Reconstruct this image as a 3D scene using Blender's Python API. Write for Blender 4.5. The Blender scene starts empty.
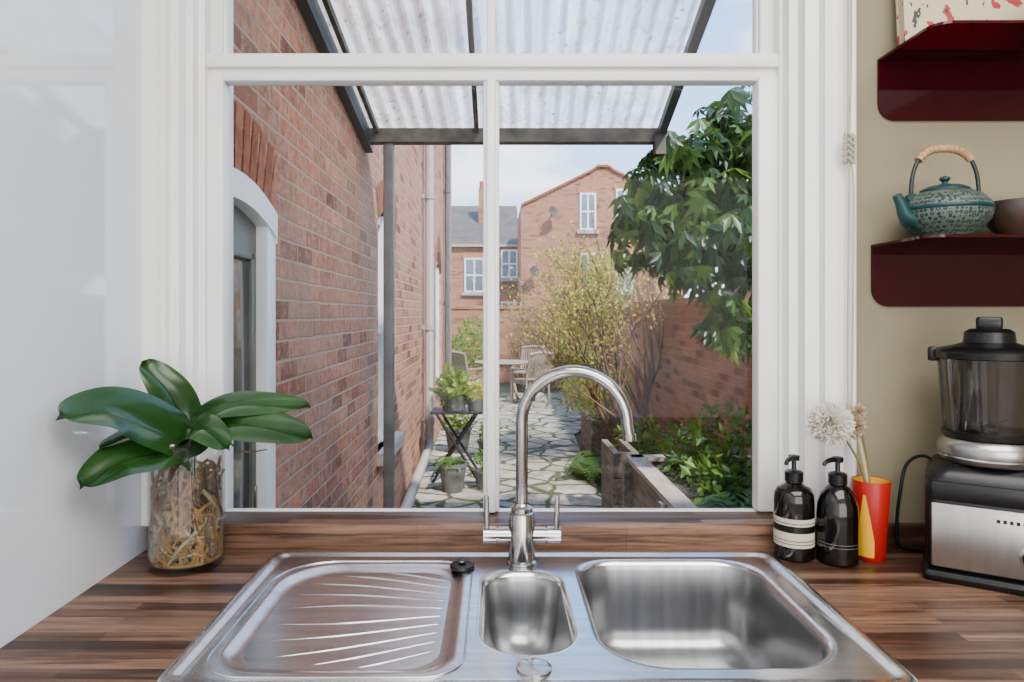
import bpy, math, random
from mathutils import Vector, Matrix
from mathutils.geometry import tessellate_polygon
R = random.Random(11)
V = Vector

# ------------------------------------------------------------------ materials
def newmat(name):
    m = bpy.data.materials.new(name); m.use_nodes = True
    nt = m.node_tree; nt.nodes.clear()
    out = nt.nodes.new('ShaderNodeOutputMaterial')
    return m, nt, out
def nd(nt, t, **kw):
    n = nt.nodes.new(t)
    for k, v in kw.items(): setattr(n, k, v)
    return n
def rgba(c): return (c[0], c[1], c[2], 1)
def mixrgb(nt, fac, a, b, blend='MIX'):
    n = nd(nt, 'ShaderNodeMix', data_type='RGBA', blend_type=blend)
    for i, v in ((0, fac), (6, a), (7, b)):
        if hasattr(v, 'links'): nt.links.new(v, n.inputs[i])
        elif i == 0: n.inputs[0].default_value = v
        else: n.inputs[i].default_value = rgba(v)
    return n.outputs[2]
def ramp(nt, fac, stops):
    n = nd(nt, 'ShaderNodeValToRGB')
    e = n.color_ramp.elements
    while len(e) < len(stops): e.new(0.5)
    for i, (p, c) in enumerate(stops):
        e[i].position = p; e[i].color = rgba(c) if hasattr(c, '__len__') else (c, c, c, 1)
    nt.links.new(fac, n.inputs[0]); return n.outputs[0]
def coords(nt, scale=(1, 1, 1), swap=None):
    tc = nd(nt, 'ShaderNodeTexCoord'); o = tc.outputs['Object']
    if swap:
        s = nd(nt, 'ShaderNodeSeparateXYZ'); c = nd(nt, 'ShaderNodeCombineXYZ')
        nt.links.new(o, s.inputs[0])
        for i, a in enumerate(swap): nt.links.new(s.outputs['XYZ'.index(a)], c.inputs[i])
        o = c.outputs[0]
    mp = nd(nt, 'ShaderNodeMapping'); mp.inputs['Scale'].default_value = scale
    nt.links.new(o, mp.inputs[0]); return mp.outputs[0]
def noise(nt, vec, scale, detail=3, rough=.5):
    n = nd(nt, 'ShaderNodeTexNoise'); n.inputs['Scale'].default_value = scale
    n.inputs['Detail'].default_value = detail; n.inputs['Roughness'].default_value = rough
    if vec is not None: nt.links.new(vec, n.inputs['Vector'])
    return n.outputs['Fac']
def jitter(nt, vec, scale, amt):
    nz = nd(nt, 'ShaderNodeTexNoise'); nz.inputs['Scale'].default_value = scale; nz.inputs['Detail'].default_value = 2
    nt.links.new(vec, nz.inputs['Vector'])
    s = nd(nt, 'ShaderNodeVectorMath', operation='SUBTRACT'); nt.links.new(nz.outputs['Color'], s.inputs[0]); s.inputs[1].default_value = (.5, .5, .5)
    m = nd(nt, 'ShaderNodeVectorMath', operation='SCALE'); nt.links.new(s.outputs[0], m.inputs[0]); m.inputs['Scale'].default_value = amt
    a = nd(nt, 'ShaderNodeVectorMath', operation='ADD'); nt.links.new(vec, a.inputs[0]); nt.links.new(m.outputs[0], a.inputs[1])
    return a.outputs[0]
def bump(nt, h, strength, dist=.01):
    b = nd(nt, 'ShaderNodeBump'); b.inputs['Strength'].default_value = strength
    b.inputs['Distance'].default_value = dist; nt.links.new(h, b.inputs['Height']); return b.outputs[0]
def pbsdf(nt, col, rough=.5, metal=0, coat=0, normal=None, spec=.5):
    p = nd(nt, 'ShaderNodeBsdfPrincipled')
    if hasattr(col, 'links'): nt.links.new(col, p.inputs['Base Color'])
    else: p.inputs['Base Color'].default_value = rgba(col)
    if hasattr(rough, 'links'): nt.links.new(rough, p.inputs['Roughness'])
    else: p.inputs['Roughness'].default_value = rough
    p.inputs['Metallic'].default_value = metal
    p.inputs['Coat Weight'].default_value = coat
    p.inputs['Coat Roughness'].default_value = .04
    p.inputs['Specular IOR Level'].default_value = spec
    if normal: nt.links.new(normal, p.inputs['Normal'])
    return p
def M(name, c1, c2=None, scale=8, rough=.5, metal=0, coat=0, bmp=0, stretch=(1, 1, 1), spec=.5):
    m, nt, out = newmat(name)
    v = coords(nt, stretch); f = noise(nt, v, scale)
    if c2 is None: c2 = tuple(x * .88 for x in c1)
    col = mixrgb(nt, ramp(nt, f, [(.35, 0), (.65, 1)]), c1, c2)
    nrm = bump(nt, noise(nt, v, scale * 6), bmp, .004) if bmp else None
    p = pbsdf(nt, col, rough, metal, coat, nrm, spec)
    nt.links.new(p.outputs[0], out.inputs[0]); return m
def leafmat(name, c1, c2, scale=6, rough=.4, trans=.3, tc=None, spec=.5):
    m, nt, out = newmat(name)
    f = noise(nt, coords(nt), scale)
    col = mixrgb(nt, ramp(nt, f, [(.35, 0), (.65, 1)]), c1, c2)
    p = pbsdf(nt, col, rough, spec=spec)
    t = nd(nt, 'ShaderNodeBsdfTranslucent'); t.inputs[0].default_value = rgba(tc or c2)
    mx = nd(nt, 'ShaderNodeMixShader'); mx.inputs[0].default_value = trans
    nt.links.new(p.outputs[0], mx.inputs[1]); nt.links.new(t.outputs[0], mx.inputs[2])
    nt.links.new(mx.outputs[0], out.inputs[0]); return m
def thin_glass(name, gloss=.05, tint=(1, 1, 1), rough=0.0, edge=.5, dirt=0):
    m, nt, out = newmat(name)
    t = nd(nt, 'ShaderNodeBsdfTransparent'); t.inputs[0].default_value = rgba(tint)
    g = nd(nt, 'ShaderNodeBsdfGlossy'); g.inputs['Roughness'].default_value = rough
    lw = nd(nt, 'ShaderNodeLayerWeight'); lw.inputs[0].default_value = .25
    mr = nd(nt, 'ShaderNodeMapRange'); mr.inputs['To Min'].default_value = gloss; mr.inputs['To Max'].default_value = min(1, gloss + edge)
    nt.links.new(lw.outputs['Facing'], mr.inputs[0])
    mx = nd(nt, 'ShaderNodeMixShader'); nt.links.new(mr.outputs[0], mx.inputs[0])
    nt.links.new(t.outputs[0], mx.inputs[1]); nt.links.new(g.outputs[0], mx.inputs[2])
    res = mx.outputs[0]
    if dirt:
        d = nd(nt, 'ShaderNodeBsdfDiffuse'); d.inputs[0].default_value = (.8, .8, .8, 1)
        f = noise(nt, jitter(nt, coords(nt, (1, 1, 2.2)), 2, .4), 5, 6, .7)
        m2 = nd(nt, 'ShaderNodeMixShader'); nt.links.new(ramp(nt, f, [(.52, .0), (.80, dirt)]), m2.inputs[0])
        nt.links.new(res, m2.inputs[1]); nt.links.new(d.outputs[0], m2.inputs[2]); res = m2.outputs[0]
    nt.links.new(res, out.inputs[0]); return m
def brick(name, swap, c1, c2, mortar, bw=.225, rh=.075, bm=.6, dirt=.5, msize=.007, wash=.45, jit=.012):
    m, nt, out = newmat(name)
    v0 = coords(nt, (1, 1, 1), swap)
    v = jitter(nt, v0, 7, jit)
    b = nd(nt, 'ShaderNodeTexBrick'); nt.links.new(v, b.inputs['Vector'])
    b.inputs['Color1'].default_value = (0, 0, 0, 1); b.inputs['Color2'].default_value = (1, 1, 1, 1)
    b.inputs['Mortar'].default_value = (.5, .5, .5, 1)
    b.inputs['Scale'].default_value = 1; b.inputs['Mortar Size'].default_value = msize
    b.inputs['Mortar Smooth'].default_value = .4
    b.inputs['Brick Width'].default_value = bw; b.inputs['Row Height'].default_value = rh
    dark = (c1[0] * .45, c1[1] * .5, c1[2] * .6)
    col = ramp(nt, b.outputs['Color'], [(0, dark), (.14, c1), (.4, c2), (.65, (c2[0] * .9, c2[1] * .95, c2[2] * .95)), (.85, (c2[0] * .98, c2[1] * .78, c2[2] * .65)), (1, tuple(min(1, x * 1.3) for x in c2))])
    n1 = noise(nt, v, 20, 6, .75)
    col = mixrgb(nt, ramp(nt, n1, [(.32, dirt), (.6, 0)]), col, tuple(x * .35 for x in c1))
    n3 = noise(nt, v, 34, 4, .6)
    col = mixrgb(nt, ramp(nt, n3, [(.50, 0), (.72, .6)]), col, tuple(min(1, x * 1.1 + .02) for x in mortar))
    n2 = noise(nt, v, 1.3, 4)
    col = mixrgb(nt, ramp(nt, n2, [(.42, 0), (.75, wash)]), col, (mortar[0] * 1.1, mortar[1] * .9, mortar[2] * .82))
    mf = nd(nt, 'ShaderNodeMath', operation='MULTIPLY'); nt.links.new(b.outputs['Fac'], mf.inputs[0]); nt.links.new(ramp(nt, n3, [(.25, .45), (.5, 1)]), mf.inputs[1])
    col = mixrgb(nt, mf.outputs[0], col, mortar)
    h = nd(nt, 'ShaderNodeMath', operation='SUBTRACT'); nt.links.new(n1, h.inputs[0]); nt.links.new(b.outputs['Fac'], h.inputs[1])
    p = pbsdf(nt, col, .9, normal=bump(nt, h.outputs[0], bm, .012), spec=.2)
    nt.links.new(p.outputs[0], out.inputs[0]); return m
def worktop(name):
    m, nt, out = newmat(name)
    v = coords(nt)
    b = nd(nt, 'ShaderNodeTexBrick'); nt.links.new(v, b.inputs['Vector'])
    b.inputs['Color1'].default_value = (0, 0, 0, 1); b.inputs['Color2'].default_value = (1, 1, 1, 1); b.inputs['Mortar'].default_value = (.3, .3, .3, 1)
    b.inputs['Scale'].default_value = 1; b.inputs['Mortar Size'].default_value = .0005
    b.inputs['Brick Width'].default_value = .42; b.inputs['Row Height'].default_value = .026
    b.offset = .37; b.squash = 1
    col = ramp(nt, b.outputs['Color'], [(0, (.024, .010, .0055)), (.3, (.056, .024, .013)), (.6, (.105, .049, .028)), (1, (.22, .118, .072))])
    g = noise(nt, coords(nt, (2.2, 42, 42)), 3, 6, .65)
    col = mixrgb(nt, ramp(nt, g, [(.38, .8), (.58, 0)]), col, (.015, .0062, .0036))
    g2 = noise(nt, coords(nt, (1, 14, 14)), 2.5, 3)
    col = mixrgb(nt, ramp(nt, g2, [(.48, 0), (.72, .5)]), col, (.24, .145, .098))
    p = pbsdf(nt, col, .36, normal=bump(nt, g, .05, .002), spec=.28)
    nt.links.new(p.outputs[0], out.inputs[0]); return m
def paving(name):
    m, nt, out = newmat(name)
    v = coords(nt)
    nz = nd(nt, 'ShaderNodeTexNoise'); nz.inputs['Scale'].default_value = 3; nt.links.new(v, nz.inputs['Vector'])
    ad = nd(nt, 'ShaderNodeMix', data_type='VECTOR'); ad.inputs[0].default_value = .12
    nt.links.new(v, ad.inputs[4]); nt.links.new(nz.outputs['Color'], ad.inputs[5])
    a = nd(nt, 'ShaderNodeTexVoronoi', feature='DISTANCE_TO_EDGE'); c = nd(nt, 'ShaderNodeTexVoronoi')
    for x in (a, c):
        x.inputs['Scale'].default_value = 3.4; nt.links.new(ad.outputs[1], x.inputs['Vector'])
    col = ramp(nt, c.outputs['Color'], [(0, (.28, .26, .21)), (.5, (.40, .375, .32)), (1, (.54, .51, .44))])
    n1 = noise(nt, v, 9, 6, .7)
    col = mixrgb(nt, ramp(nt, n1, [(.42, .7), (.62, 0)]), col, (.17, .155, .09))
    ns = nd(nt, 'ShaderNodeMath', operation='MULTIPLY_ADD'); nt.links.new(noise(nt, v, 22, 3), ns.inputs[0]); ns.inputs[1].default_value = -.09; nt.links.new(a.outputs['Distance'], ns.inputs[2])
    e = ramp(nt, ns.outputs[0], [(.0, 1), (.035, 0)])
    col = mixrgb(nt, e, col, (.055, .065, .022))
    p = pbsdf(nt, col, .85, normal=bump(nt, a.outputs['Distance'], .4, .03), spec=.3)
    nt.links.new(p.outputs[0], out.inputs[0]); return m

WHITE = M('white_gloss_paint', (.80, .80, .79), (.77, .77, .76), rough=.3, bmp=.02)
PANEL = M('white_gloss_panel', (.70, .725, .77), (.68, .705, .75), 2, rough=.08, coat=1)
OLIVE = M('beige_wall_paint', (.215, .186, .118), (.20, .172, .106), 3, rough=.75, bmp=.06)
CEIL = M('ceiling_white', (.8, .8, .78), rough=.8)
FLOORM = M('floor_tile', (.25, .2, .16), rough=.5)
WOOD = worktop('walnut_block_worktop')
STEEL = M('brushed_steel', (.66, .66, .67), (.54, .54, .55), 5, rough=.21, metal=1, bmp=.02, stretch=(1, 12, 12))
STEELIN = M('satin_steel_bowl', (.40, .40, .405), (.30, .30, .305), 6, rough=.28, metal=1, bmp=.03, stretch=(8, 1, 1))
CHROME = M('brushed_nickel', (.44, .43, .42), (.41, .40, .39), rough=.16, metal=1)
BLACK = M('black_plastic', (.004, .004, .0045), rough=.3, spec=.35)
BLACKG = M('black_bottle_glass', (.003, .0022, .0016), rough=.08, spec=.5)
LABEL = M('paper_label', (.50, .45, .35), rough=.6)
LEAF = leafmat('orchid_leaf', (.007, .034, .005), (.018, .066, .010), 9, .24, .05)
ROOT = M('orchid_roots', (.22, .125, .035), (.10, .055, .016), 30, rough=.6, spec=.2)
ROOT2 = M('orchid_root_dark', (.045, .024, .010), (.10, .058, .018), 30, rough=.6, spec=.2)
ROOT3 = M('orchid_root_green', (.16, .17, .08), (.24, .22, .13), 30, rough=.6, spec=.2)
GLASS = thin_glass('clear_glass', .020, edge=.5)
PANE = thin_glass('window_glass', .007, edge=.03, dirt=.03)
BRL = brick('brick_house', 'YZX', (.33, .110, .062), (.52, .235, .145), (.40, .295, .215), dirt=.7, wash=.5)
BRW = brick('brick_garden_wall', 'YZX', (.26, .090, .050), (.46, .20, .115), (.30, .23, .16), dirt=.8)
BRX = brick('brick_facing', 'XZY', (.25, .082, .042), (.39, .165, .09), (.30, .21, .145), bm=.2, wash=.35)
SLATE = M('slate_roof', (.060, .056, .056), (.12, .095, .075), 3, rough=.8)
PAVE = paving('crazy_paving')
SOIL = M('soil_and_moss', (.045, .032, .018), (.05, .06, .02), 4, rough=.95, bmp=.4)
POSTM = M('grey_painted_steel', (.115, .11, .105), (.075, .075, .072), rough=.5)
GREEN = M('dark_green_gutter', (.022, .036, .030), rough=.5)
BEAM = M('weathered_timber_beam', (.12, .105, .078), (.055, .052, .042), 12, rough=.8)
PVC = M('cream_pipe', (.34, .31, .27), rough=.4)
TIMBER = M('weathered_grey_timber', (.20, .165, .12), (.085, .068, .05), 5, rough=.8, stretch=(6, 1, 6), bmp=.2)
TIMBERL = M('pale_timber', (.42, .37, .30), (.30, .25, .20), 5, rough=.8, stretch=(6, 1, 6))
TEAK = M('silvered_teak', (.30, .24, .18), (.2, .16, .12), 8, rough=.7)
DOORG = M('sage_door_paint', (.10, .112, .078), rough=.5)
DKGLASS = M('dark_window_glass', (.028, .034, .032), (.06, .07, .06), 2, rough=.08)
TERRA = M('grey_pot', (.11, .11, .105), (.05, .05, .048), rough=.7)
DISHM = M('dish_grey', (.05, .045, .045), rough=.7)
BARK = M('bark', (.20, .115, .068), (.095, .056, .034), 20, rough=.9)
L_IVY = leafmat('climber_leaf', (.007, .026, .004), (.017, .052, .008), 3, .35, .25, (.10, .22, .015), .35)
L_IVY2 = leafmat('climber_leaf_light', (.038, .095, .012), (.075, .155, .020), 3, .38, .35, (.26, .40, .035), .35)
L_YEL = leafmat('shrub_yellow_leaf', (.55, .50, .07), (.72, .62, .12), 3, .6, .5)
L_GRN = leafmat('shrub_green_leaf', (.14, .24, .025), (.28, .36, .055), 3, .6, .45)
L_FERN = leafmat('bed_fern_leaf', (.055, .14, .018), (.14, .27, .038), 3, .45, .4)
TWIG = leafmat('dry_twigs', (.24, .145, .07), (.34, .21, .11), 3, .8, .2)
TEAL = M('teal_cast_iron', (.005, .030, .033), (.007, .038, .041), rough=.4, spec=.3)
CANE = M('cane_wrap', (.42, .25, .12), (.26, .15, .07), 60, rough=.6)
IRON = M('black_iron', (.008, .008, .009), rough=.45)
REDM = M('red_ceramic', (.30, .006, .004), rough=.35, spec=.3)
YELM = M('yellow_ceramic', (.70, .35, .01), rough=.4)
PETAL = leafmat('dried_white_petal', (.80, .76, .68), (.86, .83, .75), 8, .8, .3)
PETALB = leafmat('dried_beige_petal', (.55, .42, .28), (.66, .53, .38), 8, .8, .3)
STEM = M('stem', (.15, .13, .04), rough=.7)
CORD = M('white_cord', (.42, .38, .30), rough=.8)
BSTEEL = M('blender_steel', (.42, .41, .40), rough=.28, metal=1, stretch=(12, 1, 1))
GREY = M('grey_print', (.3, .3, .3), rough=.5)
def acrylic():
    m, nt, out = newmat('plum_acrylic')
    p = pbsdf(nt, (.040, .001, .0055), .05, spec=.5)
    t = nd(nt, 'ShaderNodeBsdfTransparent'); t.inputs[0].default_value = (.46, .015, .075, 1)
    mx = nd(nt, 'ShaderNodeMixShader'); mx.inputs[0].default_value = .35
    nt.links.new(p.outputs[0], mx.inputs[1]); nt.links.new(t.outputs[0], mx.inputs[2]); nt.links.new(mx.outputs[0], out.inputs[0]); return m
PLUM = acrylic()
def potpattern():
    m, nt, out = newmat('teapot_pattern')
    v = coords(nt); vo = nd(nt, 'ShaderNodeTexVoronoi', feature='F1'); vo.inputs['Scale'].default_value = 130; vo.inputs['Randomness'].default_value = .35
    nt.links.new(v, vo.inputs['Vector'])
    col = ramp(nt, vo.outputs['Distance'], [(.12, (.13, .155, .12)), (.22, (.010, .022, .020)), (.42, (.010, .022, .020)), (.50, (.08, .105, .085))])
    p = pbsdf(nt, col, .5, spec=.3); nt.links.new(p.outputs[0], out.inputs[0]); return m
POTP = potpattern()
def corrug():
    m, nt, out = newmat('corrugated_plastic')
    f = noise(nt, coords(nt, (9, .8, 1)), 2.2, 5, .65)
    f2 = noise(nt, coords(nt, (1.2, 5, 1)), 1.5, 3, .6)
    f3 = noise(nt, coords(nt), 26, 4, .7)
    col = mixrgb(nt, ramp(nt, f, [(.4, .6), (.62, 0)]), (.97, .97, .96), (.48, .49, .48))
    col = mixrgb(nt, ramp(nt, f2, [(.35, .5), (.5, 0)]), col, (.42, .42, .38))
    col = mixrgb(nt, ramp(nt, f3, [(.58, 0), (.68, .8)]), col, (.11, .105, .09))
    d = nd(nt, 'ShaderNodeBsdfTranslucent'); nt.links.new(col, d.inputs[0])
    df = nd(nt, 'ShaderNodeBsdfDiffuse'); nt.links.new(col, df.inputs[0])
    m0 = nd(nt, 'ShaderNodeMixShader'); m0.inputs[0].default_value = .2
    nt.links.new(d.outputs[0], m0.inputs[1]); nt.links.new(df.outputs[0], m0.inputs[2])
    t = nd(nt, 'ShaderNodeBsdfTransparent'); nt.links.new(col, t.inputs[0])
    mx = nd(nt, 'ShaderNodeMixShader'); mx.inputs[0].default_value = .28
    nt.links.new(m0.outputs[0], mx.inputs[1]); nt.links.new(t.outputs[0], mx.inputs[2]); nt.links.new(mx.outputs[0], out.inputs[0]); return m
CORR = corrug()
def artcover():
    m, nt, out = newmat('illustrated_cover')
    f = noise(nt, coords(nt), 30, 2)
    f2 = noise(nt, coords(nt, (1, 1, .5)), 70, 2)
    col = mixrgb(nt, ramp(nt, f, [(.62, 0), (.63, 1)]), (.50, .41, .26), (.30, .02, .012))
    col = mixrgb(nt, ramp(nt, f2, [(.64, 0), (.65, 1)]), col, (.02, .02, .02))
    p = pbsdf(nt, col, .5); nt.links.new(p.outputs[0], out.inputs[0]); return m
ART = artcover()

# ------------------------------------------------------------------ mesh builder
class Obj:
    def __init__(s, name): s.n = name; s.v = []; s.f = []; s.mi = []; s.sm = []; s.mats = []
    def slot(s, m):
        if m not in s.mats: s.mats.append(m)
        return s.mats.index(m)
    def add(s, vs, fs, mat, smooth=False, T=None):
        o = len(s.v); k = s.slot(mat)
        s.v += [tuple(T @ V(p)) if T else tuple(p) for p in vs]
        for f in fs: s.f.append(tuple(i + o for i in f)); s.mi.append(k); s.sm.append(smooth)
    def box(s, x0, x1, y0, y1, z0, z1, mat, b=0, T=None):
        if b <= 0:
            vs = [(x, y, z) for z in (z0, z1) for x, y in ((x0, y0), (x1, y0), (x1, y1), (x0, y1))]
            s.add(vs, [(3, 2, 1, 0), (4, 5, 6, 7), (0, 1, 5, 4), (1, 2, 6, 5), (2, 3, 7, 6), (3, 0, 4, 7)], mat, False, T)
        else:
            L = []
            for z, i in ((z0, b), (z0 + b * .3, b * .3), (z0 + b, 0), (z1 - b, 0), (z1 - b * .3, b * .3), (z1, b)):
                L.append([(x, y, z) for x, y in rrect(x0 + i, x1 - i, y0 + i, y1 - i, max(b * 1.2 - i * .5, .0005), 4)])
            s.loft(L, mat, caps=True, T=T)
    def loft(s, loops, mat, closed=True, caps=False, smooth=True, T=None):
        n = len(loops[0]); vs = [p for L in loops for p in L]; fs = []
        for a in range(len(loops) - 1):
            for i in range(n if closed else n - 1):
                j = (i + 1) % n
                fs.append((a * n + i, a * n + j, (a + 1) * n + j, (a + 1) * n + i))
        if caps: fs.append(tuple(range(n))[::-1]); fs.append(tuple((len(loops) - 1) * n + i for i in range(n)))
        s.add(vs, fs, mat, smooth, T)
    def tube(s, pts, r, mat, seg=10, sub=0, caps=True, T=None):
        pts = [V(p) for p in pts]
        if sub: pts, r = catmull(pts, r, sub)
        n = len(pts); rr = r if hasattr(r, '__len__') else [r] * n
        t = (pts[1] - pts[0]).normalized()
        u = t.cross(V((0, 0, 1)) if abs(t.z) < .9 else V((1, 0, 0))).normalized()
        L = []
        for i in range(n):
            t2 = (pts[min(i + 1, n - 1)] - pts[max(i - 1, 0)]).normalized()
            u = (u - t2 * u.dot(t2)).normalized(); w = t2.cross(u)
            L.append([pts[i] + (u * math.cos(a) + w * math.sin(a)) * rr[i] for a in [2 * math.pi * k / seg for k in range(seg)]])
        s.loft(L, mat, caps=caps, T=T)
    def lathe(s, prof, c, mat, seg=40, T=None, caps=False):
        L = [[(c[0] + max(r, 1e-5) * math.cos(a), c[1] + max(r, 1e-5) * math.sin(a), c[2] + z) for a in [2 * math.pi * k / seg for k in range(seg)]] for r, z in prof]
        s.loft(L, mat, caps=caps, T=T)
    def prism(s, prof, z0, z1, mat):
        n = len(prof); vs = [(x, y, z0) for x, y in prof] + [(x, y, z1) for x, y in prof]
        fs = [(i, (i + 1) % n, n + (i + 1) % n, n + i) for i in range(n)] + [tuple(range(n)), tuple(range(n, 2 * n))[::-1]]
        s.add(vs, fs, mat)
    def leaf(s, p, d, nrm, L, W, mat):
        d = d.normalized(); w = d.cross(nrm)
        if w.length < 1e-3: w = d.cross(V((1, .3, .2)))
        w.normalize(); u = w.cross(d)
        a = p + d * L * .45
        s.add([p, a + w * W * .5 + u * W * .12, p + d * L, a - w * W * .5 + u * W * .12], [(0, 1, 2), (0, 2, 3)], mat)
    def palmate(s, p, d, nrm, L, mat, lobes=7):
        d = d.normalized(); w = d.cross(nrm).normalized() if d.cross(nrm).length > 1e-3 else V((1, 0, 0)); u = w.cross(d)
        for k in range(lobes):
            a = math.radians(-85 + 170 * k / (lobes - 1)); q = d * math.cos(a) + w * math.sin(a) - u * .3 + V((0, 0, -.3))
            s.leaf(p, q, u, L * (1 - .35 * abs(a) / 1.7) * rnd(.85, 1.1), L * .25, mat)
    def finish(s, sharp=40, parent=None):
        me = bpy.data.meshes.new(s.n); me.from_pydata(s.v, [], s.f)
        for m in s.mats: me.materials.append(m)
        me.polygons.foreach_set('material_index', s.mi); me.polygons.foreach_set('use_smooth', s.sm)
        if any(s.sm): me.set_sharp_from_angle(angle=math.radians(sharp))
        me.update()
        ob = bpy.data.objects.new(s.n, me); bpy.context.scene.collection.objects.link(ob)
        if parent: ob.parent = parent
        return ob
def catmull(P, r, sub):
    out = []; ro = []; n = len(P); rr = r if hasattr(r, '__len__') else [r] * n
    for i in range(n - 1):
        a, b, c, d = P[max(i - 1, 0)], P[i], P[i + 1], P[min(i + 2, n - 1)]
        for k in range(sub):
            t = k / sub
            out.append(.5 * ((2 * b) + (c - a) * t + (2 * a - 5 * b + 4 * c - d) * t * t + (3 * b - a - 3 * c + d) * t ** 3))
            ro.append(rr[i] * (1 - t) + rr[i + 1] * t)
    out.append(P[-1]); ro.append(rr[-1]); return out, ro
def rrect(x0, x1, y0, y1, r, n=8):
    pts = []
    rs = r if hasattr(r, '__len__') else (r, r, r, r)
    for (cx, cy, a0, q) in ((x0, y0, 180, 0), (x1, y0, 270, 1), (x1, y1, 0, 2), (x0, y1, 90, 3)):
        rad = rs[q]; ox = cx + rad if cx == x0 else cx - rad; oy = cy + rad if cy == y0 else cy - rad
        for k in range(n + 1):
            a = math.radians(a0 + 90 * k / n); pts.append((ox + rad * math.cos(a), oy + rad * math.sin(a)))
    return pts
def rnd(a, b): return R.uniform(a, b)
def rdir():
    while 1:
        p = V((rnd(-1, 1), rnd(-1, 1), rnd(-1, 1)))
        if .05 < p.length < 1: return p.normalized()

# ------------------------------------------------------------------ room shell
WY = 1.385
o = Obj('wall_back')
o.box(-.80, -.64, WY + .012, 1.60, 0, 2.7, WHITE)
o.box(.645, 2.6, WY, 1.60, 0, 2.7, OLIVE)
o.box(-.64, .645, WY, 1.60, 0, .905, OLIVE)
o.box(-.64, .645, WY, 1.60, 2.45, 2.7, OLIVE)
o.box(-1.02, 2.7, WY, 1.60, 2.8, 3.3, BRX)
o.finish()
o = Obj('wall_left'); o.box(-.80, -.70, -2.6, WY + .01, 0, 2.7, PANEL); o.finish()
o = Obj('wall_right'); o.box(2.6, 2.7, -2.6, 1.6, 0, 2.7, OLIVE); o.finish()
o = Obj('wall_rear'); o.box(-.8, 2.7, -2.7, -2.6, 0, 2.7, WHITE); o.finish()
o = Obj('floor'); o.box(-.8, 2.7, -2.7, 1.6, -.1, 0, FLOORM); o.finish()
o = Obj('ceiling'); o.box(-.8, 2.7, -2.7, 1.6, 2.7, 2.8, CEIL); o.finish()

o = Obj('trim_1')
o.prism([(-.70, 1.396), (-.70, 1.352), (-.668, 1.352), (-.664, 1.358), (-.656, 1.358), (-.652, 1.370), (-.636, 1.374), (-.632, 1.396), (-.620, 1.400), (-.617, 1.420), (-.606, 1.426), (-.606, 1.50), (-.64, 1.50), (-.64, 1.396)], .953, 2.5, WHITE)
o.finish()
o = Obj('trim_2')
o.prism([(.718, 1.3845), (.718, 1.356), (.714, 1.352), (.706, 1.352), (.702, 1.356), (.698, 1.366), (.668, 1.368), (.664, 1.356), (.656, 1.356), (.652, 1.374), (.626, 1.378), (.622, 1.402), (.606, 1.406), (.602, 1.428), (.596, 1.432), (.596, 1.50), (.644, 1.50), (.644, 1.3845)][::-1], .953, 2.5, WHITE)
o.finish()

o = Obj('window_1')
def frame(x0, x1, y0, y1, z0, z1, b=.0035): o.box(x0, x1, y0, y1, z0, z1, WHITE, b)
frame(-.612, -.575, 1.44, 1.478, .955, 1.876)
frame(-.645, -.612, 1.46, 1.60, .906, 2.45)
frame(-.625, -.578, 1.470, 1.495, .955, 2.44)
frame(.556, .600, 1.44, 1.478, .955, 1.876)
frame(.605, .65, 1.46, 1.60, .906, 2.45)
frame(.562, .612, 1.470, 1.495, .955, 2.44)
frame(-.63, .608, 1.459, 1.480, .940, .9522, .0008)
frame(-.63, .61, 1.435, 1.49, 1.893, 1.922)
frame(-.615, .60, 1.447, 1.485, 1.868, 1.900)
frame(-.615, .60, 1.460, 1.495, 1.915, 1.930)
frame(-.025, .009, 1.452, 1.488, .953, 1.872)
frame(-.018, .002, 1.440, 1.46, .953, 1.872)
frame(-.018, .002, 1.458, 1.50, 1.92, 2.42)
frame(-.612, -.583, 1.458, 1.495, 1.92, 2.44)
frame(.566, .60, 1.458, 1.495, 1.92, 2.44)
frame(-.63, .62, 1.46, 1.55, 2.40, 2.45)
for x0, x1, z0, z1 in ((-.58, -.02, .952, 1.875), (.004, .565, .952, 1.875)):
    o.add([(x0, 1.474, z0), (x1, 1.474, z0), (x1, 1.474, z1), (x0, 1.474, z1)], [(0, 1, 2, 3)], PANE)
for x0, x1, z0, z1 in ((-.59, -.015, 1.925, 2.42), (0, .57, 1.925, 2.42)):
    o.add([(x0, 1.485, z0), (x1, 1.485, z0), (x1, 1.485, z1), (x0, 1.485, z1)], [(0, 1, 2, 3)], PANE)
o.finish()

o = Obj('blind_cord')
for dx in (0, .006):
    o.tube([(.695 + dx, 1.345, 2.4), (.696 + dx, 1.345, 1.9), (.695 + dx * .4, 1.344, 1.70), (.697 + dx * 1.5, 1.344, 1.62), (.695 + dx * 1.6, 1.345, 1.3), (.696 + dx, 1.344, 1.19)], .0018, CORD, 6, 6)
for k in range(5):
    o.tube([(.697 + .011 * math.cos(a), 1.343 + .006 * math.sin(a), 1.675 + k * .012 + .006 * math.sin(a * 2)) for a in [i * .7 for i in range(10)]], .0024, CORD, 6)
o.lathe([(0, 0), (.005, .002), (.006, .02), (.002, .03), (0, .03)], (.698, 1.344, 1.165), CORD, 10)
o.finish()

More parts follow.
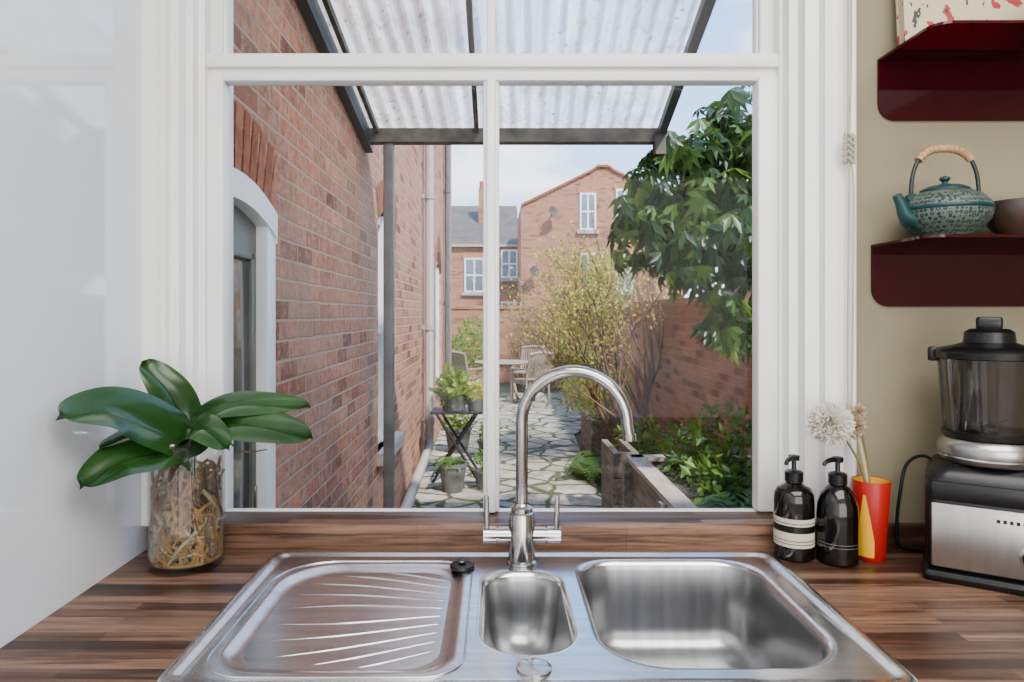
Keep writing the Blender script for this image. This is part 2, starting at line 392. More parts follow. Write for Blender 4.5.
# ------------------------------------------------------------------ worktop
CT = .90
o = Obj('kitchen_worktop')
for x0, x1, y0, y1 in ((-.70, -.415, .80, 1.385), (.525, 2.6, .80, 1.385), (-.415, .525, .80, .868), (-.415, .525, 1.338, 1.385)):
    o.box(x0, x1, y0, y1, .862, CT, WOOD)
o.box(-.70, 2.6, 1.372, 1.385, CT, .950, WOOD)
o.box(-.60, .592, 1.368, 1.459, .930, .9515, WOOD, .002)
o.finish()
o = Obj('base_cabinet')
for i in range(5):
    x0 = -.69 + i * .655; o.box(x0 + .002, x0 + .651, .82, .84, .12, .85, PANEL, .002)
    o.tube([(x0 + .2, .80, .78), (x0 + .45, .80, .78)], .006, CHROME)
o.box(-.70, 2.6, .86, .88, 0, .12, PANEL)
for x in (-.70, .60, 1.25, 2.58): o.box(x, x + .018, .84, 1.36, .0, .861, PANEL)
o.finish()

# ------------------------------------------------------------------ sink
o = Obj('kitchen_sink')
SX0, SX1, SY0, SY1 = -.4355, .545, .852, 1.352
def ring(i, z, r): return [(x, y, z) for x, y in rrect(SX0 + i, SX1 - i, SY0 + i, SY1 - i, r, 8)]
outer = [ring(0, .9005, .03), ring(.001, .9035, .03), ring(.003, .9055, .028), ring(.007, .907, .026), ring(.013, .9068, .022), ring(.019, .9045, .02), ring(.024, .902, .018), ring(.028, .9012, .016), ring(.033, .901, .015)]
o.loft(outer, STEEL)
DZ = .901
def bowl(x0, x1, y0, y1, r, depth, mat):
    prof = [(0, 0), (.003, 0), (.006, -.0006), (.010, -.003), (.013, -.008), (.016, -.018), (.020, -depth * .5), (.024, -depth + .045), (.030, -depth + .024), (.042, -depth + .010), (.06, -depth + .003)]
    L = []
    for i, z in prof:
        m = min(x1 - x0, y1 - y0) / 2 - i
        rr = [max(.012, min(q - i * .4, m * .98)) for q in r]
        L.append([(x, y, DZ + z) for x, y in rrect(x0 + i, x1 - i, y0 + i, y1 - i, rr, 10)])
    cx, cy = (x0 + x1) / 2, (y0 + y1) / 2
    n = len(L[0])
    last = L[-1]
    for t in (.6, .3):
        L.append([(cx + (p[0] - cx) * t, cy + (p[1] - cy) * t, DZ - depth - .002) for p in last])
    L.append([(cx, cy, DZ - depth - .004)] * n)
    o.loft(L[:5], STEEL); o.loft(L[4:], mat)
    o.lathe([(.044, 0), (.042, .003), (.034, .002), (.03, -.004), (0, -.004)], (cx, cy, DZ - depth + .001), CHROME, 32)
    o.lathe([(.018, .0), (.017, .006), (0, .008)], (cx, cy, DZ - depth), BLACK, 24)
    return L[0]
h1 = bowl(.142, .495, .905, 1.318, (.10, .10, .075, .075), .165, STEELIN)
h2 = bowl(-.030, .127, .940, 1.262, (.07, .07, .06, .06), .13, STEELIN)
dl = []
for i, z in ((0, 0), (.003, 0), (.007, -.001), (.012, -.004), (.018, -.0065), (.026, -.0075)):
    dl.append([(x, y, DZ + z) for x, y in rrect(-.385 + i, -.052 - i, .895 + i, 1.292 - i, (.06, .05, .06, .10), 10)])
o.loft(dl, STEEL)
cx, cy = -.22, 1.09
dl2 = [dl[-1]] + [[(cx + (p[0] - cx) * t, cy + (p[1] - cy) * t, DZ - .0075) for p in dl[-1]] for t in (.5, .001)]
o.loft(dl2, STEEL)
ends = [(-.20, 1.262), (-.285, 1.252), (-.335, 1.215), (-.352, 1.165), (-.355, 1.11), (-.355, 1.055), (-.35, 1.00), (-.325, .95), (-.26, .93), (-.19, .925)]
for k, (ex, ey) in enumerate(ends):
    sy = 1.225 - .028 * k
    p0 = V((-.085, sy, DZ - .0085)); p2 = V((ex, ey, DZ - .0085)); p1 = p0.lerp(p2, .5) + V((-.02, .012 * (1 if k < 5 else -1), 0))
    o.tube([p0, p0.lerp(p1, .15), p1, p2], [.0008, .0026, .003, .0008], STEEL, 10, 6)
o.tube([(x, y, DZ + .0005) for x, y in rrect(-.395, -.042, .885, 1.302, (.065, .055, .065, .105), 10)] + [(-.395, .95, DZ + .0005)], .0016, STEEL, 8, caps=False)
ho = [(p[0], p[1], 0) for p in outer[-1]]
polys = [[V(p) for p in ho]] + [[V((p[0], p[1], 0)) for p in h] for h in (h1, h2, dl[0])]
flat = [p for q in polys for p in q]
tri = tessellate_polygon(polys)
fs = []
for t in tri:
    a, b, c = (flat[i] for i in t)
    fs.append(tuple(t) if (b - a).cross(c - a).z > 0 else tuple(t[::-1]))
o.add([(p.x, p.y, DZ) for p in flat], fs, STEEL)
o.lathe([(.024, 0), (.0235, .003), (.018, .0045), (.0, .005)], (.052, .908, DZ), CHROME, 36)
o.finish(50)

o = Obj('sink_plug')
o.lathe([(0, 0), (.021, 0), (.023, .003), (.022, .007), (.016, .009), (.0, .010)], (-.0611, 1.268, DZ), BLACK, 32)
o.lathe([(.004, 0), (.004, .003), (.009, .004), (.009, .007), (0, .008)], (-.0611, 1.268, DZ + .0095), BLACK, 20)
o.lathe([(.0095, .0045), (.0095, .006)], (-.0611, 1.268, DZ + .0095), CHROME, 20)
o.finish()

# ------------------------------------------------------------------ tap
o = Obj('kitchen_tap')
TX, TY = .051, 1.300
TZ = DZ + .0005
o.lathe([(0, 0), (.030, 0), (.030, .004), (.0255, .006), (.025, .09), (.0235, .094), (.0205, .096), (.0205, .104), (.0145, .108), (.0125, .112)], (TX, TY, TZ), CHROME, 40)
ang = math.radians(-10); dx, dy = math.cos(ang), math.sin(ang)
ra = .0985
pts = [V((TX, TY, DZ + .10)), V((TX, TY, DZ + .18)), V((TX, TY, DZ + .266))]
for k in range(1, 25):
    a = math.pi - math.pi * k / 24
    pts.append(V((TX + dx * (ra + ra * math.cos(a)), TY + dy * (ra + ra * math.cos(a)), DZ + .266 + ra * math.sin(a))))
e = pts[-1]
pts += [e + V((dx * .002, dy * .002, -.012)), e + V((dx * .004, dy * .004, -.022))]
o.tube(pts, .0115, CHROME, 20)
o.tube([pts[-1] + V((0, 0, .006)), pts[-1] + V((.0005, 0, -.006))], .0128, CHROME, 20)
for sgn in (-1, 1):
    hz = DZ + .052
    o.tube([(TX + sgn * .02, TY, hz), (TX + sgn * .045, TY, hz)], .0145, CHROME, 24)
    o.tube([(TX + sgn * .045, TY, hz), (TX + sgn * .048, TY, hz)], .012, CHROME, 24)
    o.tube([(TX + sgn * .048, TY, hz), (TX + sgn * .073, TY, hz)], .0155, CHROME, 24)
    o.tube([(TX + sgn * .066, TY - .002, hz), (TX + sgn * .067, TY - .002, hz + .072)], [.0058, .0048], CHROME, 14)
    o.lathe([(.0048, 0), (.0035, .003), (0, .0045)], (TX + sgn * .067, TY - .002, hz + .072), CHROME, 14)
o.finish(35)

# ------------------------------------------------------------------ orchid in glass vase
VX, VY = -.582, 1.290
emp = bpy.data.objects.new('potted_orchid', None); bpy.context.scene.collection.objects.link(emp)
o = Obj('glass_vase')
o.lathe([(0, 0), (.063, 0), (.067, .004), (.067, .235), (.0655, .237), (.064, .235), (.064, .014), (.060, .010), (0, .010)], (VX, VY, CT), GLASS, 56)
o.lathe([(.0655, .2335), (.0675, .236), (.0655, .2385), (.0638, .236), (.0655, .2335)], (VX, VY, CT), thin_glass('glass_rim', .25, (.8, .85, .83)), 56)
o.finish(parent=emp)
o = Obj('roots')
for k in range(260):
    zt = .195 if k % 6 else .215
    p = V((rnd(-.05, .05), rnd(-.05, .05), rnd(.03, zt))); pts = []
    d = V((rnd(-1, 1), rnd(-1, 1), -.5)).normalized()
    for j in range(10):
        pts.append(V((VX, VY, CT)) + p)
        d = (d + V((rnd(-.7, .7), rnd(-.7, .7), rnd(-.6, .45)))).normalized(); p = p + d * .022
        rr = math.hypot(p.x, p.y)
        if rr > .059: p.x *= .059 / rr; p.y *= .059 / rr
        p.z = max(.016, min(.20, p.z))
    o.tube(pts, [.0022 + rnd(0, .0016)] * 10, (ROOT, ROOT, ROOT2, ROOT, ROOT3, ROOT2)[k % 6], 6, 3)
for k in range(420):
    a = rnd(0, 6.28); r = rnd(.0, .042); d = rdir()
    p = V((VX + r * math.cos(a), VY + r * math.sin(a), CT + rnd(.018, .16)))
    o.leaf(p, V((d.x * .3, d.y * .3, d.z)), rdir(), .022, .020, ROOT2)
o.finish(parent=emp)
o = Obj('leaves')
def bigleaf(P, W, nrm, fold=.16):
    P = [V(p) for p in P]; C, _ = catmull(P, 0, 8); n = len(C); cols = 10; vs = []; fs = []
    nrm = V(nrm)
    for i, c in enumerate(C):
        t = .05 + .95 * i / (n - 1); tan = (C[min(i + 1, n - 1)] - C[max(i - 1, 0)]).normalized()
        w = tan.cross(nrm).normalized(); u = w.cross(tan)
        ww = W * .5 * max(.02, (1 - abs(2 * t ** .85 - 1) ** 2.4)) ** .6 if i < n - 1 else .001
        for k in range(cols + 1):
            s = -1 + 2 * k / cols
            vs.append(c + w * s * ww + u * (fold * W * (.6 * abs(s) - .25 * s * s * s * s) - (.0025 if k == cols // 2 else 0) + .002 * math.sin(t * 11 + s * 2)))
    for i in range(n - 1):
        for k in range(cols):
            a = i * (cols + 1) + k; fs.append((a, a + 1, a + cols + 2, a + cols + 1))
    o.add(vs, fs, LEAF, True)
b = (-.575, 1.285, 1.125)
bigleaf([b, (-.60, 1.23, 1.165), (-.642, 1.14, 1.210), (-.674, 1.050, 1.212)], .100, (.45, -.95, .75), .24)
bigleaf([b, (-.60, 1.22, 1.128), (-.632, 1.15, 1.125), (-.660, 1.085, 1.096)], .084, (.35, -.95, .75), .24)
bigleaf([b, (-.588, 1.28, 1.18), (-.61, 1.268, 1.235), (-.650, 1.255, 1.285)], .080, (.75, -.8, .4), .22)
bigleaf([b, (-.56, 1.28, 1.165), (-.50, 1.25, 1.20), (-.43, 1.225, 1.210), (-.325, 1.20, 1.210)], .066, (-.1, -.75, .8), .22)
bigleaf([b, (-.54, 1.25, 1.145), (-.48, 1.22, 1.178), (-.40, 1.19, 1.176), (-.312, 1.17, 1.160)], .082, (0, -.95, .75), .22)
bigleaf([b, (-.555, 1.24, 1.155), (-.51, 1.20, 1.170), (-.455, 1.17, 1.140)], .066, (.2, -.9, .8), .24)
bigleaf([b, (-.60, 1.24, 1.145), (-.63, 1.19, 1.16), (-.655, 1.13, 1.148)], .05, (0, -.8, .8), .3)
o.tube([(-.578, 1.287, 1.08), b, (-.572, 1.28, 1.16)], [.012, .014, .009], LEAF, 12, 4)
o.tube([(-.56, 1.27, 1.15), (-.50, 1.22, 1.165), (-.45, 1.21, 1.13), (-.40, 1.20, 1.135)], [.003, .002, .0015, .001], ROOT, 6, 6)
o.finish(60, parent=emp)

# ------------------------------------------------------------------ soap bottles
def pump(o, x, y, z, hdx, hdy):
    o.lathe([(.017, 0), (.017, .018), (.013, .021), (.006, .022), (.0045, .024), (.0045, .040), (.010, .041), (.0105, .050), (.0, .052)], (x, y, z), BLACK, 28)
    o.tube([(x, y, z + .046), (x + hdx * .02, y + hdy * .02, z + .046), (x + hdx * .034, y + hdy * .034, z + .043), (x + hdx * .038, y + hdy * .038, z + .037)], [.0055, .005, .004, .0038], BLACK, 12, 4)
o = Obj('soap_pump_bottle'); bx, by = .582, 1.329
o.lathe([(0, 0), (.033, 0), (.0368, .004), (.0368, .112), (.0355, .125), (.030, .136), (.018, .142), (.0145, .146), (.0145, .152), (0, .152)], (bx, by, CT), BLACKG, 44)
o.lathe([(.0370, .028), (.0372, .0282), (.0372, .082), (.0370, .0822)], (bx, by, CT), LABEL, 44)
for z, h_ in ((.034, .0014), (.040, .0014), (.056, .013), (.073, .0014)): o.lathe([(.0374, z), (.0374, z + h_)], (bx, by, CT), BLACK, 44)
pump(o, bx, by, CT + .148, -.7, -.7); o.finish()
o = Obj('soap_pump_bottle'); bx, by = .654, 1.303
o.lathe([(0, 0), (.032, 0), (.0368, .005), (.0372, .09), (.0355, .112), (.030, .130), (.021, .142), (.0145, .148), (.0145, .156), (0, .156)], (bx, by, CT), BLACKG, 44)
for z in (.036, .042): o.lathe([(.0376, z), (.0376, z + .0004)], (bx, by, CT), GREY, 44)
pump(o, bx, by, CT + .150, -.9, -.45); o.finish()

# ------------------------------------------------------------------ flower cup
o = Obj('dried_flower_cup'); cx, cy = .726, 1.318
o.lathe([(0, 0), (.023, 0), (.025, .003), (.0340, .152), (.0332, .1535), (.032, .152)], (cx, cy, CT), REDM, 40)
o.lathe([(.032, .152), (.0235, .006), (0, .006)], (cx, cy, CT), YELM, 40)
for k in range(9):
    a = math.radians(190 + k * 7); a2 = math.radians(190 + (k + 1) * 7)
    f = lambda z: .0257 + (z - .003) * (.0340 - .025) / .149
    g = lambda q: .04 + .10 * (1 - abs(q / 4.5 - 1))
    zt, zt2 = g(k), g(k + 1)
    o.add([(cx + f(.01) * math.cos(a), cy + f(.01) * math.sin(a), CT + .01), (cx + f(.01) * math.cos(a2), cy + f(.01) * math.sin(a2), CT + .01), (cx + f(zt2) * math.cos(a2), cy + f(zt2) * math.sin(a2), CT + zt2), (cx + f(zt) * math.cos(a), cy + f(zt) * math.sin(a), CT + zt)], [(0, 1, 2, 3)], YELM, True)
def pom(c, r, mat, n=420, sx=1, sz=1):
    for k in range(n):
        d = rdir(); d = V((d.x * sx, d.y, d.z * sz))
        q = V(c) + d * r * rnd(.25, .45)
        o.leaf(q, d + rdir() * .3, rdir(), r * rnd(.5, .68), r * .24, mat)
fc1 = (.640, 1.303, 1.164); fc2 = (.692, 1.316, 1.158)
pom(fc1, .042, PETAL, 3000); pom(fc2, .026, PETALB, 700, .6, 1.1); pom((.699, 1.314, 1.186), .016, PETALB, 300)
o.tube([(cx, cy, CT + .01), (.712, 1.315, 1.05), (.68, 1.308, 1.12), fc1], .0022, STEM, 8, 6)
o.tube([(cx + .005, cy, CT + .01), (.718, 1.318, 1.05), (.704, 1.317, 1.12), fc2], .0035, PETALB, 8, 6)
o.tube([(cx - .003, cy, CT + .01), (.721, 1.316, 1.06), (.710, 1.315, 1.13), (.699, 1.314, 1.185)], .0022, STEM, 8, 6)
o.finish()

# ------------------------------------------------------------------ shelves
def shelf(name, x0, z):
    o = Obj(name); x1 = 1.75; t = .005; r = .035
    P = [(x0 + r - r * math.cos(a), z - .12 + r - r * math.sin(a)) for a in [math.pi / 2 * k / 8 for k in range(9)]]
    P = [(x0, z)] + P + [(x1, z - .12), (x1, z)]
    n = len(P); vs = [(p[0], WY - .001, p[1]) for p in P] + [(p[0], WY - .001 - t, p[1]) for p in P]
    o.add(vs, [tuple(range(n)), tuple(range(n, 2 * n))[::-1]] + [(i, (i + 1) % n, n + (i + 1) % n, n + i) for i in range(n)], PLUM)
    Q = [(x0, WY - .001)] + [(x0 + r - r * math.cos(a), 1.198 + r - r * math.sin(a)) for a in [math.pi / 2 * k / 8 for k in range(9)]] + [(x1, 1.198), (x1, WY - .001)]
    n = len(Q); vs = [(p[0], p[1], z) for p in Q] + [(p[0], p[1], z + t) for p in Q]
    o.add(vs, [tuple(range(n)), tuple(range(n, 2 * n))[::-1]] + [(i, (i + 1) % n, n + (i + 1) % n, n + i) for i in range(n)], PLUM)
    o.finish()
shelf('wall_shelf', .762, 1.508); shelf('wall_shelf', .775, 1.884)
SZ = 1.5135
o = Obj('teapot'); px, py = .850, 1.290
o.lathe([(0, 0), (.042, 0), (.044, .006), (.060, .018), (.073, .036), (.077, .052), (.075, .060)], (px, py, SZ), POTP, 56)
o.lathe([(.0765, .052), (.078, .056), (.074, .066), (.062, .080), (.048, .088), (.040, .090)], (px, py, SZ), POTP, 56)
o.lathe([(.0772, .052), (.0788, .056), (.0772, .060)], (px, py, SZ), TEAL, 56)
o.lathe([(.041, .090), (.041, .094), (.030, .100), (.012, .104), (.005, .105), (.005, .109), (.009, .113), (.009, .117), (.0, .121)], (px, py, SZ), TEAL, 40)
o.tube([(px - .060, py - .008, SZ + .035), (px - .080, py - .010, SZ + .045), (px - .090, py - .012, SZ + .066), (px - .099, py - .013, SZ + .082)], [.017, .013, .010, .0075], TEAL, 18, 6)
hp = []
for k in range(25):
    a = math.pi * k / 24; c = math.cos(a); s = math.sin(a)
    hp.append(V((px - .064 * (abs(c) ** .75) * (1 if c > 0 else -1), py, SZ + .078 + .094 * s ** .75)))
o.tube(hp, .0038, IRON, 10)
o.tube(hp[6:19], .0072, CANE, 12)
for i in range(6, 18):
    o.tube([hp[i] - (hp[i + 1] - hp[i]) * .12, hp[i] + (hp[i + 1] - hp[i]) * .12], .0082, CANE, 12)
for sg in (-1, 1): o.tube([(px + sg * .064, py - .006, SZ + .078), (px + sg * .064, py + .006, SZ + .078)], .009, TEAL, 14)
o.finish()
o = Obj('stoneware_bowl')
BR = M('brown_glaze', (.06, .032, .018), (.02, .02, .02), 20, rough=.35)
o.lathe([(0, 0), (.03, 0), (.032, .006), (.052, .026), (.062, .052), (.063, .070), (.060, .071), (.058, .054), (.03, .012), (0, .010)], (.993, 1.29, SZ), BR, 44)
o.finish()
o = Obj('illustrated_cookbook')
T = Matrix.Translation((.80, 1.33, 1.8895)) @ Matrix.Rotation(math.radians(-4), 4, 'X')
o.box(0, .26, 0, .006, 0, .24, ART, 0, T); o.box(.002, .258, .006, .022, .003, .237, LABEL, 0, T); o.box(0, .26, .022, .026, 0, .24, ART, 0, T)
o.finish()
o = Obj('ceramic_mug')
o.lathe([(0, 0), (.03, 0), (.035, .004), (.036, .075), (.0345, .076), (.033, .074), (.031, .006), (0, .006)], (1.03, 1.27, 1.8895), ART, 36)
o.tube([(1.063, 1.27, 1.905), (1.085, 1.27, 1.91), (1.088, 1.27, 1.94), (1.063, 1.27, 1.95)], .004, ART, 10, 5)
o.finish()

# ------------------------------------------------------------------ countertop blender
o = Obj('countertop_blender')
T = Matrix.Translation((.892, 1.232, CT)) @ Matrix.Rotation(math.radians(-33), 4, 'Z')
o.box(-.102, .102, -.085, .085, 0, .022, BLACK, .010, T)
o.box(-.098, .098, -.080, .080, .018, .180, BLACK, .016, T)
L = []
for z, i in ((.175, 0), (.190, .004), (.202, .014), (.209, .030)):
    L.append([(x, y, z) for x, y in rrect(-.098 + i, .098 - i, -.080 + i, .080 - i, .03, 8)])
o.loft(L, BLACK, caps=True, T=T)
o.box(-.088, .088, -.0835, -.078, .028, .140, BSTEEL, .002, T)
o.box(-.088, .088, -.0832, -.078, .145, .178, BLACK, .002, T)
RX = Matrix.Rotation(math.radians(90), 4, 'X')
o.lathe([(.020, 0), (.020, .010), (.017, .013), (0, .013)], (0, 0, 0), BLACK, 32, T @ Matrix.Translation((.060, -.0835, .066)) @ RX)
o.lathe([(.024, 0), (.024, .002), (.02, .003)], (0, 0, 0), CHROME, 32, T @ Matrix.Translation((.060, -.0835, .066)) @ RX)
for k in range(5): o.box(.006 + k * .009, .011 + k * .009, -.0842, -.0833, .118, .124, BLACK, 0, T)
o.lathe([(.062, .206), (.074, .208), (.079, .214), (.080, .235), (.076, .246), (.070, .250)], (0, 0, 0), BSTEEL, 48, T)
o.lathe([(.0805, .216), (.0815, .218), (.0805, .221)], (0, 0, 0), CHROME, 48, T)
JG = thin_glass('jug_plastic', .06, (.58, .58, .58), edge=.3)
o.lathe([(.050, .248), (.066, .252), (.070, .27), (.080, .395), (.082, .400), (.078, .398), (.067, .27), (.060, .258), (0, .256)], (0, 0, 0), JG, 48, T)
for k in range(6):
    a = k * math.pi / 3 + .3
    o.tube([(.068 * math.cos(a), .068 * math.sin(a), .265), (.0775 * math.cos(a), .0775 * math.sin(a), .39)], .0028, JG, 6, T=T)
o.lathe([(.062, .250), (.071, .252), (.0725, .262), (.068, .264)], (0, 0, 0), BLACK, 48, T)
o.lathe([(.012, .256), (.012, .268), (.006, .274), (0, .276)], (0, 0, 0), BSTEEL, 20, T)
for k in range(4):
    a = k * math.pi / 2 + .4
    o.leaf(T @ V((0, 0, .268)), T.to_3x3() @ V((math.cos(a), math.sin(a), .45 * (-1) ** k)), V((0, 0, 1)), .04, .014, BSTEEL)
o.tube([(.078, 0, .385), (.118, 0, .380), (.128, 0, .34), (.122, 0, .29), (.085, 0, .268)], [.010, .012, .012, .011, .009], BLACK, 14, 6, T=T)
o.lathe([(.0805, .392), (.086, .394), (.087, .404), (.082, .410), (.060, .416), (.050, .418), (.040, .422), (.038, .440), (.030, .446), (0, .448)], (0, 0, 0), BLACK, 48, T)
o.box(-.020, .020, -.010, .010, .444, .468, BLACK, .005, T)
o.box(-.094, -.076, -.016, .016, .386, .412, BLACK, .004, T)
o.tube([(.845, 1.290, 1.085), (.830, 1.325, 1.098), (.810, 1.345, 1.075), (.798, 1.345, 1.02), (.795, 1.350, .965), (.80, 1.352, .915), (.83, 1.352, .905), (.87, 1.35, .905)], .0032, BLACK, 10, 8)
o.finish()

# ------------------------------------------------------------------ OUTSIDE
G = -.30
o = Obj('ground'); o.box(-9, 14, 1.6, 45, G - .3, G - .03, SOIL); o.finish()
o = Obj('paving_path')
pp = [(-.78, 1.6), (.97, 1.6), (.97, 5), (1.0, 7.5), (1.10, 9.5), (1.75, 11), (1.84, 14.5), (-.9, 14.5), (-.9, 12.2), (-.78, 12.2)]
n = len(pp); o.add([(x, y, G - .03) for x, y in pp] + [(x, y, G) for x, y in pp], [tuple(range(n))[::-1], tuple(range(n, 2 * n))] + [(i, (i + 1) % n, n + (i + 1) % n, n + i) for i in range(n)], PAVE)
o.finish()

o = Obj('wall_house_wing')
WX = -.78; TH = .24; H = 7
VS = [M('voussoir_%d' % i, c, tuple(x * .6 for x in c), 18, rough=.9, bmp=.4, spec=.2) for i, c in enumerate([(.42, .14, .070), (.50, .20, .11), (.35, .11, .055)])]
def wbox(y0, y1, z0, z1, m=BRL): o.box(WX - TH, WX, y0, y1, z0, z1, m)
def arch_fill(y0, y1, zs, zt, ztop):
    n = 12; pts = []
    for k in range(n + 1):
        t = k / n; pts.append((y0 + (y1 - y0) * t, zs + (zt - zs) * (1 - (2 * t - 1) ** 2)))
    for (ya, za), (yb, zb) in zip(pts, pts[1:]):
        vs = [(WX, ya, za), (WX, yb, zb), (WX, yb, ztop), (WX, ya, ztop), (WX - TH, ya, za), (WX - TH, yb, zb)]
        o.add(vs, [(0, 1, 2, 3), (0, 4, 5, 1)], BRL)
    for (ya, za), (yb, zb) in zip(pts, pts[1:]):
        d = V((0, yb - ya, zb - za)); nn = V((0, -d.z, d.y)).normalized() * .215
        a = V((WX + .004, ya, za)); b2 = V((WX + .004, yb, zb)); g = d * .09
        o.add([a + g, b2 - g, b2 - g + nn, a + g + nn], [(0, 1, 2, 3)], VS[R.randrange(3)])
D0, D1 = 1.66, 2.40
W0, W1 = 4.55, 5.35
A0, A1 = 9.0, 9.9
wbox(1.6, D0, G - .1, H); wbox(D1, W0, G - .1, H); wbox(W1, A0, G - .1, H); wbox(A1, 12.2, G - .1, H)
arch_fill(D0, D1, 1.72, 1.80, 2.1); wbox(D0, D1, 2.1, H)
wbox(W0, W1, G - .1, .45); arch_fill(W0, W1, 2.0, 2.12, 2.45); wbox(W0, W1, 2.45, H)
wbox(A0, A1, G - .1, .45); arch_fill(A0, A1, 1.95, 2.25, 2.6); wbox(A0, A1, 2.6, H)
o.box(WX - 4, WX - TH, 12.0, 12.2, G, H, BRX)
o.finish()
o = Obj('door_1')
X = WX
o.box(X - .06, X + .010, D1 - .085, D1 - .0015, G, 1.70, WHITE, .003)
o.box(X - .06, X + .010, D0 + .0015, D0 + .07, G, 1.70, WHITE, .003)
n = 12
for k in range(n):
    t0, t1 = k / n, (k + 1) / n
    f = lambda t: 1.722 + .080 * (1 - (2 * t - 1) ** 2)
    ya, yb = D0 + (D1 - D0) * t0, D0 + (D1 - D0) * t1
    vs = [(X + .016, ya, f(t0) - .085), (X + .016, yb, f(t1) - .085), (X + .016, yb, f(t1)), (X + .016, ya, f(t0)), (X - .06, ya, f(t0) - .085), (X - .06, yb, f(t1) - .085), (X - .001, yb, f(t1)), (X - .001, ya, f(t0))]
    o.add(vs, [(0, 1, 2, 3), (0, 4, 5, 1), (3, 2, 6, 7)], WHITE)
o.add([(X - .06, D1, 1.62), (X + .016, D1, 1.62), (X + .016, D1, 1.722), (X - .06, D1, 1.722)], [(0, 1, 2, 3)], WHITE)
o.box(X - .07, X - .030, D0 + .07, D1 - .08, G + .05, 1.76, DOORG, .003)
o.box(X - .030, X - .024, D0 + .14, D1 - .16, .35, 1.55, DKGLASS, .002)
o.box(X - .030, X - .014, D1 - .17, D1 - .15, .35, 1.57, DOORG, .002)
o.box(X - .030, X - .014, D0 + .14, D1 - .15, 1.55, 1.57, DOORG, .002); o.box(X - .030, X - .014, D0 + .14, D1 - .15, .33, .35, DOORG, .002)
o.box(X - .030, X - .018, D0 + .14, D1 - .16, -.15, .22, DOORG, .004)
o.box(X - .028, X - .014, D1 - .135, D1 - .115, .60, .80, CHROME, .003)
o.box(X - .10, X + .04, D0, D1, G, G + .05, TIMBERL)
o.finish()
def sash(name, y0, y1, z0, z1):
    o = Obj(name); X = WX - .10
    o.box(X - .05, X, y0 + .03, y1 - .03, z0, z1, DKGLASS)
    for a, b2 in ((y0, y0 + .07), (y1 - .07, y1), ((y0 + y1) / 2 - .015, (y0 + y1) / 2 + .015)): o.box(X - .02, X + .07, a, b2, z0, z1, WHITE)
    for z in (z0, (z0 + z1) / 2 - .03, z1 - .07): o.box(X - .02, X + .055, y0, y1, z, z + .06, WHITE)
    o.box(X - .02, WX + .07, y0 - .05, y1 + .05, z0 - .08, z0, TIMBERL)
    o.finish()
sash('window_2', W0, W1, .45, 2.08); sash('window_3', A0, A1, .45, 2.15)

o = Obj('drainpipe')
o.tube([(-.70, 7.3, 5.9), (-.70, 7.3, .05), (-.70, 7.2, -.05), (-.70, 5.0, -.17)], .045, PVC, 14)
for z in (4, 2.6, 1.2, .2): o.tube([(-.70, 7.3, z), (-.70, 7.3, z + .06)], .055, PVC, 14); o.box(-.778, -.70, 7.27, 7.33, z + .01, z + .05, PVC)
o.finish()
o = Obj('drainpipe')
o.tube([(-.72, 10.3, 6), (-.72, 10.3, 3.0), (-.72, 10.3, G)], .04, POSTM, 12)
for z in (3.2, 1.5, .4): o.tube([(-.72, 10.3, z), (-.72, 10.3, z + .06)], .05, POSTM, 12); o.box(-.778, -.72, 10.28, 10.32, z, z + .05, POSTM)
o.finish()

# canopy
o = Obj('canopy_roof')
YA, YB = 1.602, 4.14
def zr(y): return 2.475 + .175 * (4.0 - y)
def xr(y): return .98 - .085 * (4.0 - y)
nx = 22 * 8; L = []
for j in range(9):
    y = YA + (YB - YA) * j / 8; a, b2 = WX - .01, xr(y) + .03
    L.append([(a + (b2 - a) * i / nx, y, zr(y) + .016 * math.sin(2 * math.pi * i / 8)) for i in range(nx + 1)])
o.loft(L, CORR, closed=False)
def rafter(x0f, w, h, mat, off=0):
    vs = []
    for y in (YA, YB - .04):
        x = x0f(y); z = zr(y) - .018 - off
        vs += [(x, y, z - h), (x + w, y, z - h), (x + w, y, z), (x, y, z)]
    o.add(vs, [(0, 1, 5, 4), (1, 2, 6, 5), (2, 3, 7, 6), (3, 0, 4, 7), (0, 3, 2, 1), (4, 5, 6, 7)], mat)
rafter(lambda y: WX + .004, .045, .10, GREEN); rafter(lambda y: -.70, .022, .035, BEAM)
rafter(lambda y: -.12, .026, .035, BEAM); rafter(lambda y: xr(y) - .03, .045, .05, GREEN)
o.box(WX + .005, .98, 3.97, 4.05, 2.375, 2.455, BEAM); o.box(WX + .005, .99, 4.05, 4.13, 2.42, 2.45, GREEN)
o.box(.93, .99, 3.95, 4.03, 2.30, 2.42, BEAM)
o.finish()
o = Obj('canopy_post')
o.box(-.652, -.593, 3.98, 4.045, G, 2.374, POSTM, .006); o.box(-.675, -.57, 3.96, 4.065, G, G + .02, POSTM)
o.finish()

# garden walls
o = Obj('garden_side_wall')
for a, b2, z in ((1.6, 5.4, 1.60), (5.4, 9, 1.46), (9, 16.9, 1.40)):
    o.box(1.85, 2.08, a, b2, G - .1, z, BRW); o.box(1.82, 2.11, a, b2, z, z + .07, BRW)
o.finish()
o = Obj('garden_end_wall')
o.box(-5, 2.1, 17, 17.23, G - .1, 1.5, BRX); o.box(-5, 2.1, 16.97, 17.26, 1.5, 1.58, BRX); o.finish()

